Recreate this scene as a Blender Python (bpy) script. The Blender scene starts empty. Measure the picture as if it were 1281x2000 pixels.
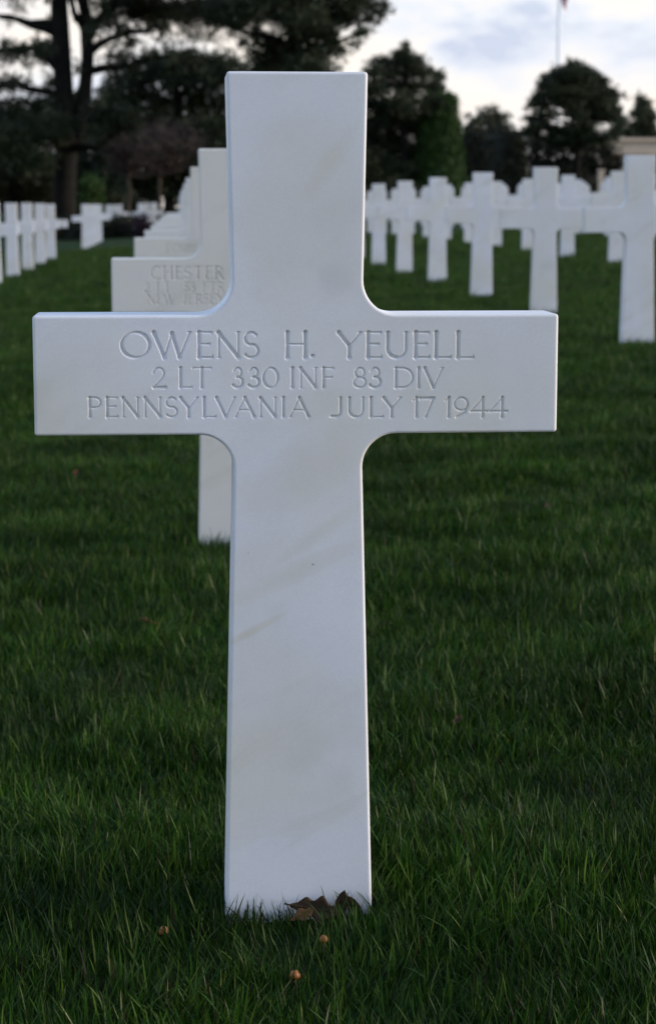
import bpy, math, random
import numpy as np
from mathutils import Vector
from mathutils.geometry import tessellate_polygon
R = math.radians
random.seed(7); rng = np.random.default_rng(7)
SC = bpy.context.scene
COL = SC.collection

# ------------------------------------------------------------------ camera
F = 4000.0; CX, CY = 640.5, 1000.0          # focal length and centre in photo pixels (1281 x 2000)
CAMZ = 0.90; YAW = R(4.2); PITCH = math.atan(598 / F)
cd = bpy.data.cameras.new('camera'); co = bpy.data.objects.new('camera', cd); COL.objects.link(co)
co.location = (0, 0, CAMZ); co.rotation_euler = (math.pi / 2 - PITCH, 0, -YAW)
cd.sensor_fit = 'VERTICAL'; cd.sensor_height = 22.3; cd.lens = 22.3 * F / 2000
cd.clip_start = 0.05; cd.clip_end = 5000
cd.dof.use_dof = True; cd.dof.focus_distance = 2.49; cd.dof.aperture_fstop = 5.9
SC.camera = co

# ------------------------------------------------------------------ world and sun
SUN_EL, SUN_AZ = R(14), R(96)              # azimuth measured from +Y (view depth) towards +X
w = bpy.data.worlds.new('World'); SC.world = w; w.use_nodes = True
nt = w.node_tree; nt.nodes.clear(); N = nt.nodes.new; L = nt.links.new
out = N('ShaderNodeOutputWorld')
sky = N('ShaderNodeTexSky'); sky.sky_type = 'NISHITA'; sky.sun_disc = False
sky.sun_elevation = SUN_EL; sky.sun_rotation = SUN_AZ; sky.air_density = 1.0; sky.dust_density = .6; sky.ozone_density = 2.5
bg1 = N('ShaderNodeBackground'); bg1.inputs[1].default_value = 0.15; L(sky.outputs[0], bg1.inputs[0])
tc = N('ShaderNodeTexCoord')
mp = N('ShaderNodeMapping'); mp.inputs['Scale'].default_value = (1, 1, 2.3); mp.inputs['Location'].default_value = (0.35, 0.1, 0.12)
L(tc.outputs['Generated'], mp.inputs[0])
n1 = N('ShaderNodeTexNoise'); n1.inputs['Scale'].default_value = 11; n1.inputs['Detail'].default_value = 5; n1.inputs['Roughness'].default_value = .48
L(mp.outputs[0], n1.inputs['Vector'])
nw = N('ShaderNodeTexNoise'); nw.inputs['Scale'].default_value = 45; nw.inputs['Detail'].default_value = 4
L(mp.outputs[0], nw.inputs['Vector'])

def pixdir(x, y):
    r = np.array([math.cos(YAW), -math.sin(YAW), 0]); f = np.array([math.sin(YAW) * math.cos(PITCH), math.cos(YAW) * math.cos(PITCH), -math.sin(PITCH)])
    u = np.cross(r, f); return r * (x - CX) / F - u * (y - CY) / F + f
def M(op, a, b=None, clamp=False):
    m = N('ShaderNodeMath'); m.operation = op; m.use_clamp = clamp
    for i, v in enumerate((a, b)):
        if v is None: continue
        if isinstance(v, (int, float)): m.inputs[i].default_value = v
        else: L(v, m.inputs[i])
    return m.outputs[0]
# soft grey cumulus banks standing in the sky (direction, half-width, half-height in radians)
sep = N('ShaderNodeSeparateXYZ'); L(tc.outputs['Generated'], sep.inputs[0])
shade = None
wob = M('MULTIPLY', M('SUBTRACT', nw.outputs['Fac'], .5), 5.0)
for (px, py, hw, hh, amt) in ((955, 98, .019, .0075, .24), (1075, 18, .026, .009, .19), (890, 40, .02, .012, .10), (1265, 80, .022, .018, .09)):
    d = pixdir(px, py); d /= np.linalg.norm(d)
    az = math.atan2(d[0], d[1])
    a = M('ARCTAN2', sep.outputs[0], sep.outputs[1])
    da = M('DIVIDE', M('SUBTRACT', a, az), hw)
    de = M('DIVIDE', M('SUBTRACT', sep.outputs[2], float(d[2])), hh)
    q = M('ADD', M('MULTIPLY', da, da), M('MULTIPLY', de, de))
    q = M('ADD', q, wob)
    v = M('MULTIPLY', M('EXPONENT', M('MULTIPLY', M('MAXIMUM', q, -.6), -.9)), amt)
    shade = v if shade is None else M('ADD', shade, v)
val = M('SUBTRACT', n1.outputs['Fac'], shade)
cr = N('ShaderNodeValToRGB'); L(val, cr.inputs[0])
e = cr.color_ramp.elements
e[0].position = .20; e[0].color = (.60, .66, .80, 1)
e[1].position = .58; e[1].color = (1.0, .925, .845, 1)
m_ = cr.color_ramp.elements.new(.38); m_.color = (.80, .83, .90, 1)
m_ = cr.color_ramp.elements.new(.47); m_.color = (.92, .895, .88, 1)
bg2 = N('ShaderNodeBackground'); bg2.inputs[1].default_value = .465; L(cr.outputs[0], bg2.inputs[0])
n2 = N('ShaderNodeTexNoise'); n2.inputs['Scale'].default_value = 2.3; n2.inputs['Detail'].default_value = 3; L(mp.outputs[0], n2.inputs['Vector'])
gap = N('ShaderNodeMapRange'); gap.inputs['From Min'].default_value = .40; gap.inputs['From Max'].default_value = .60
gap.inputs['To Min'].default_value = .45; gap.inputs['To Max'].default_value = 1.0; L(n2.outputs['Fac'], gap.inputs['Value'])
mx = N('ShaderNodeMixShader'); 
hi = N('ShaderNodeMapRange'); hi.inputs['From Min'].default_value = .10; hi.inputs['From Max'].default_value = .40; hi.inputs['To Min'].default_value = 1.0; hi.inputs['To Max'].default_value = .24; L(sep.outputs[2], hi.inputs['Value'])
lo = N('ShaderNodeMapRange'); lo.inputs['From Min'].default_value = .12; lo.inputs['From Max'].default_value = .30; lo.inputs['To Min'].default_value = .98; lo.inputs['To Max'].default_value = .0; L(sep.outputs[2], lo.inputs['Value'])
L(M('MULTIPLY', M('MAXIMUM', gap.outputs[0], lo.outputs[0]), hi.outputs[0]), mx.inputs[0]); L(bg1.outputs[0], mx.inputs[1]); L(bg2.outputs[0], mx.inputs[2])
L(mx.outputs[0], out.inputs[0])

sl = bpy.data.lights.new('sun', 'SUN'); sl.energy = 1.4; sl.angle = R(14); sl.color = (1.0, .86, .70)
so = bpy.data.objects.new('sun', sl); COL.objects.link(so)
sd = Vector((math.sin(SUN_AZ) * math.cos(SUN_EL), math.cos(SUN_AZ) * math.cos(SUN_EL), math.sin(SUN_EL)))
so.rotation_euler = sd.to_track_quat('Z', 'Y').to_euler(); so.location = (30, 0, 20)

SC.view_settings.view_transform = 'Standard'; SC.view_settings.look = 'None'
SC.view_settings.exposure = 1.25; SC.view_settings.gamma = 1.0; SC.view_settings.use_curve_mapping = False
SC.render.engine = 'CYCLES'
SC.cycles.max_bounces = 6; SC.cycles.transparent_max_bounces = 6

# ------------------------------------------------------------------ helpers
def at(x, y, Y):
    """point on the ray through photo pixel (x, y) whose depth along the rows is Y metres"""
    d = pixdir(x, y); t = Y / d[1]; return np.array([d[0] * t, Y, CAMZ + d[2] * t])
def ground_z(X):
    return 0.0485 * 18 * np.tanh((np.asarray(X, float) - .1475) / 18)
def mesh_obj(name, verts, faces, mat, parent=None, smooth=False):
    me = bpy.data.meshes.new(name)
    if isinstance(verts, np.ndarray) and isinstance(faces, np.ndarray):
        nv, nf, k = len(verts), len(faces), faces.shape[1]
        me.vertices.add(nv); me.vertices.foreach_set('co', np.ascontiguousarray(verts, np.float32).ravel())
        me.loops.add(nf * k); me.loops.foreach_set('vertex_index', np.ascontiguousarray(faces, np.int32).ravel())
        me.polygons.add(nf); me.polygons.foreach_set('loop_start', np.arange(nf, dtype=np.int32) * k)
        me.update(calc_edges=True); me.validate()
    else:
        me.from_pydata([tuple(v) for v in verts], [], [tuple(f) for f in faces]); me.update()
    if smooth: me.polygons.foreach_set('use_smooth', np.ones(len(me.polygons), bool))
    if mat: me.materials.append(mat)
    o = bpy.data.objects.new(name, me); COL.objects.link(o)
    if parent: o.parent = parent
    return o
def empty(name, loc=(0, 0, 0)):
    o = bpy.data.objects.new(name, None); COL.objects.link(o); o.location = loc; o.empty_display_size = .2; return o
def tag(o, label=None, cat=None, group=None, kind=None):
    if label: o['label'] = label
    if cat: o['category'] = cat
    if group: o['group'] = group
    if kind: o['kind'] = kind
    return o
class MB:
    """collects simple solids into one mesh"""
    def __init__(s): s.v = []; s.f = []
    def add(s, vs, fs):
        b = len(s.v); s.v += [tuple(map(float, v)) for v in vs]; s.f += [tuple(b + i for i in f) for f in fs]
    def box(s, x0, x1, y0, y1, z0, z1):
        s.add([(x, y, z) for z in (z0, z1) for y in (y0, y1) for x in (x0, x1)],
              [(0, 2, 3, 1), (4, 5, 7, 6), (0, 1, 5, 4), (2, 6, 7, 3), (0, 4, 6, 2), (1, 3, 7, 5)])
    def tube(s, pts, rad, n=8, cap=True):
        pts = [np.array(p, float) for p in pts]; rings = []
        for i, p in enumerate(pts):
            t = pts[min(i + 1, len(pts) - 1)] - pts[max(i - 1, 0)]; t /= np.linalg.norm(t) + 1e-9
            a = np.cross(t, [0, 0, 1.] if abs(t[2]) < .9 else [1., 0, 0]); a /= np.linalg.norm(a); b = np.cross(t, a)
            rings.append([p + rad[i] * (math.cos(2 * math.pi * k / n) * a + math.sin(2 * math.pi * k / n) * b) for k in range(n)])
        vs = [v for r in rings for v in r]; fs = []
        for i in range(len(pts) - 1):
            for k in range(n):
                fs.append((i * n + k, i * n + (k + 1) % n, (i + 1) * n + (k + 1) % n, (i + 1) * n + k))
        if cap: fs.append(tuple(range(n))[::-1]); fs.append(tuple((len(pts) - 1) * n + k for k in range(n)))
        s.add(vs, fs)
    def build(s, name, mat, parent=None, smooth=False): return mesh_obj(name, s.v, s.f, mat, parent, smooth)

# ------------------------------------------------------------------ materials
def new_mat(name):
    m = bpy.data.materials.new(name); m.use_nodes = True; t = m.node_tree; t.nodes.clear()
    o = t.nodes.new('ShaderNodeOutputMaterial'); p = t.nodes.new('ShaderNodeBsdfPrincipled'); t.links.new(p.outputs[0], o.inputs[0])
    return m, t, p, o
def simple(name, col, rough=.8, var=.25, scale=6.0, bump=0.0, bscale=40.0):
    m, t, p, o = new_mat(name); n = t.nodes.new; l = t.links.new
    c = n('ShaderNodeTexCoord'); no = n('ShaderNodeTexNoise'); no.inputs['Scale'].default_value = scale; no.inputs['Detail'].default_value = 6; l(c.outputs['Object'], no.inputs['Vector'])
    r = n('ShaderNodeValToRGB'); l(no.outputs['Fac'], r.inputs[0])
    r.color_ramp.elements[0].position = .3; r.color_ramp.elements[1].position = .7
    r.color_ramp.elements[0].color = tuple(x * (1 - var) for x in col) + (1,); r.color_ramp.elements[1].color = tuple(min(1, x * (1 + var)) for x in col) + (1,)
    l(r.outputs[0], p.inputs['Base Color']); p.inputs['Roughness'].default_value = rough; p.inputs['Specular IOR Level'].default_value = .12 if rough > .6 else .4
    if bump:
        nb = n('ShaderNodeTexNoise'); nb.inputs['Scale'].default_value = bscale; nb.inputs['Detail'].default_value = 5; l(c.outputs['Object'], nb.inputs['Vector'])
        b = n('ShaderNodeBump'); b.inputs['Strength'].default_value = bump; b.inputs['Distance'].default_value = .02; l(nb.outputs['Fac'], b.inputs['Height']); l(b.outputs[0], p.inputs['Normal'])
    return m

def marble(name='white_marble', stains=()):
    m, t, p, o = new_mat(name); n = t.nodes.new; l = t.links.new
    c = n('ShaderNodeTexCoord'); oi = n('ShaderNodeObjectInfo')
    off = n('ShaderNodeVectorMath'); off.operation = 'SCALE'; off.inputs[0].default_value = (17, 9, 31); l(oi.outputs['Random'], off.inputs['Scale'])
    ad = n('ShaderNodeVectorMath'); ad.operation = 'ADD'; l(c.outputs['Object'], ad.inputs[0])
    ATTR = n('ShaderNodeAttribute'); ATTR.attribute_type = 'OBJECT'; ATTR.attribute_name = 'vein_offset'
    of2 = n('ShaderNodeVectorMath'); of2.operation = 'SCALE'; of2.inputs[0].default_value = (17, 9, 31); l(ATTR.outputs['Fac'], of2.inputs['Scale']); l(of2.outputs[0], ad.inputs[1])
    V = ad.outputs[0]
    def noise(sc, det, rough=.5, vec=V, dist=0):
        x = n('ShaderNodeTexNoise'); x.inputs['Scale'].default_value = sc; x.inputs['Detail'].default_value = det; x.inputs['Roughness'].default_value = rough; x.inputs['Distortion'].default_value = dist; l(vec, x.inputs['Vector']); return x.outputs['Fac']
    def rng_(v, a, b, c0, c1):
        x = n('ShaderNodeMapRange'); l(v, x.inputs['Value'])
        for k, q in zip(('From Min', 'From Max', 'To Min', 'To Max'), (a, b, c0, c1)): x.inputs[k].default_value = q
        return x.outputs[0]
    def mix(fac, a, b):
        x = n('ShaderNodeMix'); x.data_type = 'RGBA'; l(fac, x.inputs[0])
        for s, q in ((6, a), (7, b)):
            if isinstance(q, tuple): x.inputs[s].default_value = q + (1,)
            else: l(q, x.inputs[s])
        return x.outputs[2]
    def mul(a, b):
        x = n('ShaderNodeMath'); x.operation = 'MULTIPLY'; l(a, x.inputs[0]); l(b, x.inputs[1]); return x.outputs[0]
    base = mix(rng_(noise(5, 4), .35, .65, 0, 1), (.735, .722, .748), (.80, .785, .812))
    base = mix(rng_(noise(3.4, 2), .45, .64, 0, .6), base, (.71, .67, .57))
    WA = n('ShaderNodeAttribute'); WA.attribute_type = 'OBJECT'; WA.attribute_name = 'warm'
    base = mix(WA.outputs['Fac'], base, (.74, .69, .61))
    # diagonal buff veins
    mp2 = n('ShaderNodeMapping'); mp2.inputs['Rotation'].default_value = (0, R(30), 0); l(V, mp2.inputs[0])
    mp3 = n('ShaderNodeMapping'); mp3.inputs['Scale'].default_value = (1.0, 1.0, 5.5); l(mp2.outputs[0], mp3.inputs[0])
    vein = rng_(noise(2.6, 5, .55, mp3.outputs[0], .6), .52, .74, 0, 1)
    base = mix(mul(vein, rng_(noise(4.0, 3), .38, .68, .1, .8)), base, (.56, .53, .44))
    spot = rng_(noise(7.5, 3, .5), .62, .80, 0, .5)
    base = mix(spot, base, (.55, .54, .47))
    if stains:                                  # iron stains that this one stone carries: (x, z, long radius, short radius, tilt, strength, colour)
        sp = n('ShaderNodeSeparateXYZ'); l(c.outputs['Object'], sp.inputs[0])
        def ma(op, a, b):
            x = n('ShaderNodeMath'); x.operation = op
            for i_, q in enumerate((a, b)):
                if isinstance(q, (int, float)): x.inputs[i_].default_value = q
                else: l(q, x.inputs[i_])
            return x.outputs[0]
        wv = ma('MULTIPLY', ma('SUBTRACT', noise(16, 4, .6), .5), 2.6)
        for (sx, sz, ra, rb, tilt, amt, colr) in stains:
            dx, dz = ma('SUBTRACT', sp.outputs[0], sx), ma('SUBTRACT', sp.outputs[2], sz); ca, sa = math.cos(R(tilt)), math.sin(R(tilt))
            u = ma('DIVIDE', ma('ADD', ma('MULTIPLY', dx, ca), ma('MULTIPLY', dz, sa)), ra); v_ = ma('DIVIDE', ma('SUBTRACT', ma('MULTIPLY', dz, ca), ma('MULTIPLY', dx, sa)), rb)
            q = ma('ADD', ma('ADD', ma('MULTIPLY', u, u), ma('MULTIPLY', v_, v_)), wv)
            base = mix(rng_(q, 1.6, -.3, 0, amt), base, colr)
    grain = rng_(noise(420, 3, .6), .3, .7, 0, 1)
    base = mix(mul(grain, rng_(noise(30, 2), .2, .8, .12, .30)), base, (.50, .52, .55))
    fleck = rng_(noise(120, 1, .4), .80, .83, 0, .55)
    base = mix(fleck, base, (.2, .17, .14))
    l(base, p.inputs['Base Color']); p.inputs['Roughness'].default_value = .55; p.inputs['Specular IOR Level'].default_value = .3
    p.inputs['Subsurface Weight'].default_value = .12; p.inputs['Subsurface Radius'].default_value = (.006, .005, .004); p.inputs['Subsurface Scale'].default_value = 1.0
    b = n('ShaderNodeBump'); b.inputs['Strength'].default_value = .12; b.inputs['Distance'].default_value = .0006; l(noise(600, 3), b.inputs['Height']); l(b.outputs[0], p.inputs['Normal'])
    return m
MARBLE = marble()
_b, _g = (.62, .57, .44), (.52, .51, .47)
STAINED = marble('stained_white_marble', [(0, .885, .075, .11, 0, .34, _b), (.045, .812, .02, .018, 0, .35, _g), (.035, .945, .05, .012, 55, .38, _b), (.01, .575, .09, .035, 30, .40, _b), (-.01, .445, .085, .012, 24, .38, _b),
                                           (-.055, .375, .040, .005, 28, .60, _b), (.0, .25, .11, .05, 12, .30, _b), (.155, .68, .05, .01, 35, .16, _b), (.03, .50, .07, .008, 35, .3, _b)])

def grass_mat():
    m, t, p, o = new_mat('grass_blade'); n = t.nodes.new; l = t.links.new
    at_ = n('ShaderNodeAttribute'); at_.attribute_name = 'tone'
    r = n('ShaderNodeValToRGB'); l(at_.outputs['Fac'], r.inputs[0]); E = r.color_ramp.elements
    E[0].position = 0; E[0].color = (.040, .030, .012, 1); E[1].position = 1; E[1].color = (.36, .33, .16, 1)
    for po, c in ((.045, (.030, .026, .010)), (.06, (.006, .022, .003)), (.35, (.016, .056, .005)), (.75, (.034, .092, .007)), (.93, (.075, .130, .014)), (.986, (.085, .115, .02)), (.994, (.28, .27, .11))):
        q = E.new(po); q.color = c + (1,)
    g = n('ShaderNodeNewGeometry'); no = n('ShaderNodeTexNoise'); no.inputs['Scale'].default_value = 2.2; no.inputs['Detail'].default_value = 4; l(g.outputs['Position'], no.inputs['Vector'])
    mr = n('ShaderNodeMapRange'); mr.inputs['From Min'].default_value = .3; mr.inputs['From Max'].default_value = .7; mr.inputs['To Min'].default_value = .52; mr.inputs['To Max'].default_value = 1.18; l(no.outputs['Fac'], mr.inputs['Value'])
    hs = n('ShaderNodeHueSaturation'); l(r.outputs[0], hs.inputs['Color']); l(mr.outputs[0], hs.inputs['Value'])
    l(hs.outputs[0], p.inputs['Base Color']); p.inputs['Roughness'].default_value = .45; p.inputs['Specular IOR Level'].default_value = .14
    tr = n('ShaderNodeBsdfTranslucent'); l(hs.outputs[0], tr.inputs['Color'])
    mx = n('ShaderNodeMixShader'); mx.inputs[0].default_value = .30; l(p.outputs[0], mx.inputs[1]); l(tr.outputs[0], mx.inputs[2]); l(mx.outputs[0], o.inputs[0])
    return m
GRASS = grass_mat()
def lawn_mat():
    m, t, p, o = new_mat('lawn'); n = t.nodes.new; l = t.links.new
    g = n('ShaderNodeNewGeometry'); a = n('ShaderNodeTexNoise'); a.inputs['Scale'].default_value = 1.6; a.inputs['Detail'].default_value = 8; a.inputs['Roughness'].default_value = .65
    mpp = n('ShaderNodeMapping'); mpp.inputs['Scale'].default_value = (.6, 1.4, 1); l(g.outputs['Position'], mpp.inputs[0]); l(mpp.outputs[0], a.inputs['Vector'])
    r = n('ShaderNodeValToRGB'); l(a.outputs['Fac'], r.inputs[0]); r.color_ramp.elements[0].position = .3; r.color_ramp.elements[1].position = .72
    r.color_ramp.elements[0].color = (.008, .020, .005, 1); r.color_ramp.elements[1].color = (.022, .050, .010, 1)
    l(r.outputs[0], p.inputs['Base Color']); p.inputs['Roughness'].default_value = .9; p.inputs['Specular IOR Level'].default_value = .1
    b = n('ShaderNodeTexNoise'); b.inputs['Scale'].default_value = 60; b.inputs['Detail'].default_value = 6; l(g.outputs['Position'], b.inputs['Vector'])
    bp = n('ShaderNodeBump'); bp.inputs['Strength'].default_value = .8; bp.inputs['Distance'].default_value = .03; l(b.outputs['Fac'], bp.inputs['Height']); l(bp.outputs[0], p.inputs['Normal'])
    return m
LAWN = lawn_mat()
def leafy(name, c0, c1, trans=.15):
    m, t, p, o = new_mat(name); n = t.nodes.new; l = t.links.new
    at_ = n('ShaderNodeAttribute'); at_.attribute_name = 'tone'
    r = n('ShaderNodeMix'); r.data_type = 'RGBA'; l(at_.outputs['Fac'], r.inputs[0]); r.inputs[6].default_value = c0 + (1,); r.inputs[7].default_value = c1 + (1,)
    l(r.outputs[2], p.inputs['Base Color']); p.inputs['Roughness'].default_value = .6; p.inputs['Specular IOR Level'].default_value = .2
    tr = n('ShaderNodeBsdfTranslucent'); l(r.outputs[2], tr.inputs['Color'])
    mx = n('ShaderNodeMixShader'); mx.inputs[0].default_value = trans; l(p.outputs[0], mx.inputs[1]); l(tr.outputs[0], mx.inputs[2]); l(mx.outputs[0], o.inputs[0])
    return m
NEEDLE = leafy('pine_needles', (.018, .026, .014), (.040, .050, .022))
NEEDLE_OLIVE = leafy('olive_needles', (.030, .030, .014), (.060, .055, .024))
YEW = leafy('clipped_yew', (.023, .050, .011), (.050, .096, .019))
HEDGE = leafy('dark_hedge', (.014, .018, .012), (.030, .032, .018))
TWIG = leafy('bare_twigs', (.034, .024, .021), (.058, .039, .033), .0)
BARK = simple('bark', (.012, .011, .009), .95, .4, 5, .8, 14)
PALE_BARK = simple('pale_bark', (.045, .036, .026), .85, .3, 6)
STONE = simple('cream_limestone', (.60, .47, .36), .85, .12, .8)
SHADED_STONE = simple('shaded_recess', (.08, .07, .065), .9, .2, 1)  # shade behind the pillars put into the back wall's colour
METAL = simple('white_painted_metal', (.82, .83, .84), .5, .03, 3)

# ------------------------------------------------------------------ ground
def lumps(X, Y):
    return .007 * np.sin(X * 3.1 + 1.7 * np.sin(Y * 1.3)) * np.sin(Y * 5.3 + 1.2 * np.sin(X * 2.1)) + .006 * np.sin(Y * 9.1 + 2.0 * np.sin(X * 3.7 + .5)) + .003 * np.sin(X * 11 + Y * 4) + .011 * np.sin(8.05 * (Y - 2.45) + 1.2 * np.sin(1.7 * X) + .8 * np.sin(Y * 1.9)) * (.6 + .4 * np.sin(X * 1.3 + Y))
def terrain(X, Y):
    X = np.asarray(X, float); Y = np.asarray(Y, float)
    nr = np.clip((14 - Y) / 4, 0, 1) * np.clip((5 - np.abs(X)) / 1.0, 0, 1)
    flat = np.exp(-((X - .15) / .32) ** 2 - ((Y - 2.46) / .22) ** 2)
    return ground_z(X) - .008 - .020 * np.clip((Y - 3.0) / 1.8, 0, 1) + lumps(X, Y) * nr * (1 - flat) + .004 * flat
xs = np.unique(np.concatenate([np.linspace(-900, -30, 12), np.linspace(-30, -3, 28), np.linspace(-3, 4, 71), np.linspace(4, 40, 37), np.linspace(40, 900, 12)]))
ys = np.unique(np.concatenate([np.linspace(-300, -1, 8), np.linspace(-1, 12, 131), np.linspace(12, 60, 49), np.linspace(60, 1600, 20)]))
GX, GY = np.meshgrid(xs, ys)
GZ = terrain(GX, GY)
gv = np.stack([GX, GY, GZ], -1).reshape(-1, 3)
nx_, ny_ = len(xs), len(ys)
ii = (np.arange(ny_ - 1)[:, None] * nx_ + np.arange(nx_ - 1)[None]).ravel()
gf = np.stack([ii, ii + 1, ii + nx_ + 1, ii + nx_], -1)
tag(mesh_obj('lawn_ground', gv, gf, LAWN, smooth=True), kind='structure')
# ------------------------------------------------------------------ marble crosses
T2 = .045                                                     # half thickness
def half_outline(nf):
    """right half of the cross outline, bottom to top: (x, z)"""
    p = [(.0965, -.12), (.0797, .579)]
    for k in range(1, nf + 1):
        a = math.pi - (math.pi / 2) * k / nf; p.append((.1217 + .042 * math.cos(a), .579 + .042 * math.sin(a)))
    c = .0035
    p += [(.3225 - c, .621), (.3225 - .3 * c, .621 + .3 * c), (.3225, .621 + c), (.3225, .768 - c), (.3225 - .3 * c, .768 - .3 * c), (.3225 - c, .768)]
    for k in range(nf + 1):
        a = 1.5 * math.pi - (math.pi / 2) * k / nf; p.append((.1225 + .042 * math.cos(a), .810 + .042 * math.sin(a)))
    p += [(.0852, 1.06 - c), (.0852 - .3 * c, 1.06 - .3 * c), (.0852 - c, 1.06)]
    return p
def cross_mesh(nf=10, nb=5, r=.0038, hole=None):
    h = half_outline(nf); pts = h + [(-x, z) for x, z in reversed(h)]
    P = np.array(pts); n = len(P)
    d = np.roll(P, -1, 0) - P; d /= np.linalg.norm(d, axis=1)[:, None]
    nrm = np.stack([-d[:, 1], d[:, 0]], -1)                    # inward (outline runs counter-clockwise)
    pn = np.roll(nrm, 1, 0); mit = nrm + pn; mit /= np.linalg.norm(mit, axis=1)[:, None]
    mit /= np.clip((mit * nrm).sum(1), .4, 1)[:, None]
    loops = []
    for k in range(nb + 1):
        a = (math.pi / 2) * k / nb; loops.append((r * (1 - math.sin(a)), -T2 + r * (1 - math.cos(a))))
    loops += [(i, -y) for i, y in reversed(loops)]
    vs = []
    for ins, y in loops:
        q = P + mit * ins
        vs += [(x, y, z) for x, z in q]
    fs = []
    for a in range(len(loops) - 1):
        for k in range(n):
            k2 = (k + 1) % n; fs.append((a * n + k, a * n + k2, (a + 1) * n + k2, (a + 1) * n + k))
    front = [Vector((v[0], v[2], 0)) for v in vs[:n]]
    if hole:
        x0, x1, z0, z1 = hole; hv = [(x0, z0), (x0, z1), (x1, z1), (x1, z0)]; b = len(vs)
        vs += [(x, -T2, z) for x, z in hv]
        tris = tessellate_polygon([front, [Vector((x, z, 0)) for x, z in hv]])
        mapi = list(range(n)) + [b + i for i in range(4)]
    else:
        tris = tessellate_polygon([front]); mapi = list(range(n))
    for t in tris:
        i, j, k = (mapi[q] for q in t)
        A, B, C = vs[i], vs[j], vs[k]
        s = (B[0] - A[0]) * (C[2] - A[2]) - (B[2] - A[2]) * (C[0] - A[0])
        fs.append((i, j, k) if s > 0 else (i, k, j))
    back = (len(loops) - 1) * n
    for t in tessellate_polygon([front]):
        i, j, k = t; A, B, C = vs[i], vs[j], vs[k]
        s = (B[0] - A[0]) * (C[2] - A[2]) - (B[2] - A[2]) * (C[0] - A[0])
        fs.append((back + i, back + k, back + j) if s > 0 else (back + i, back + j, back + k))
    return vs, fs

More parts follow.
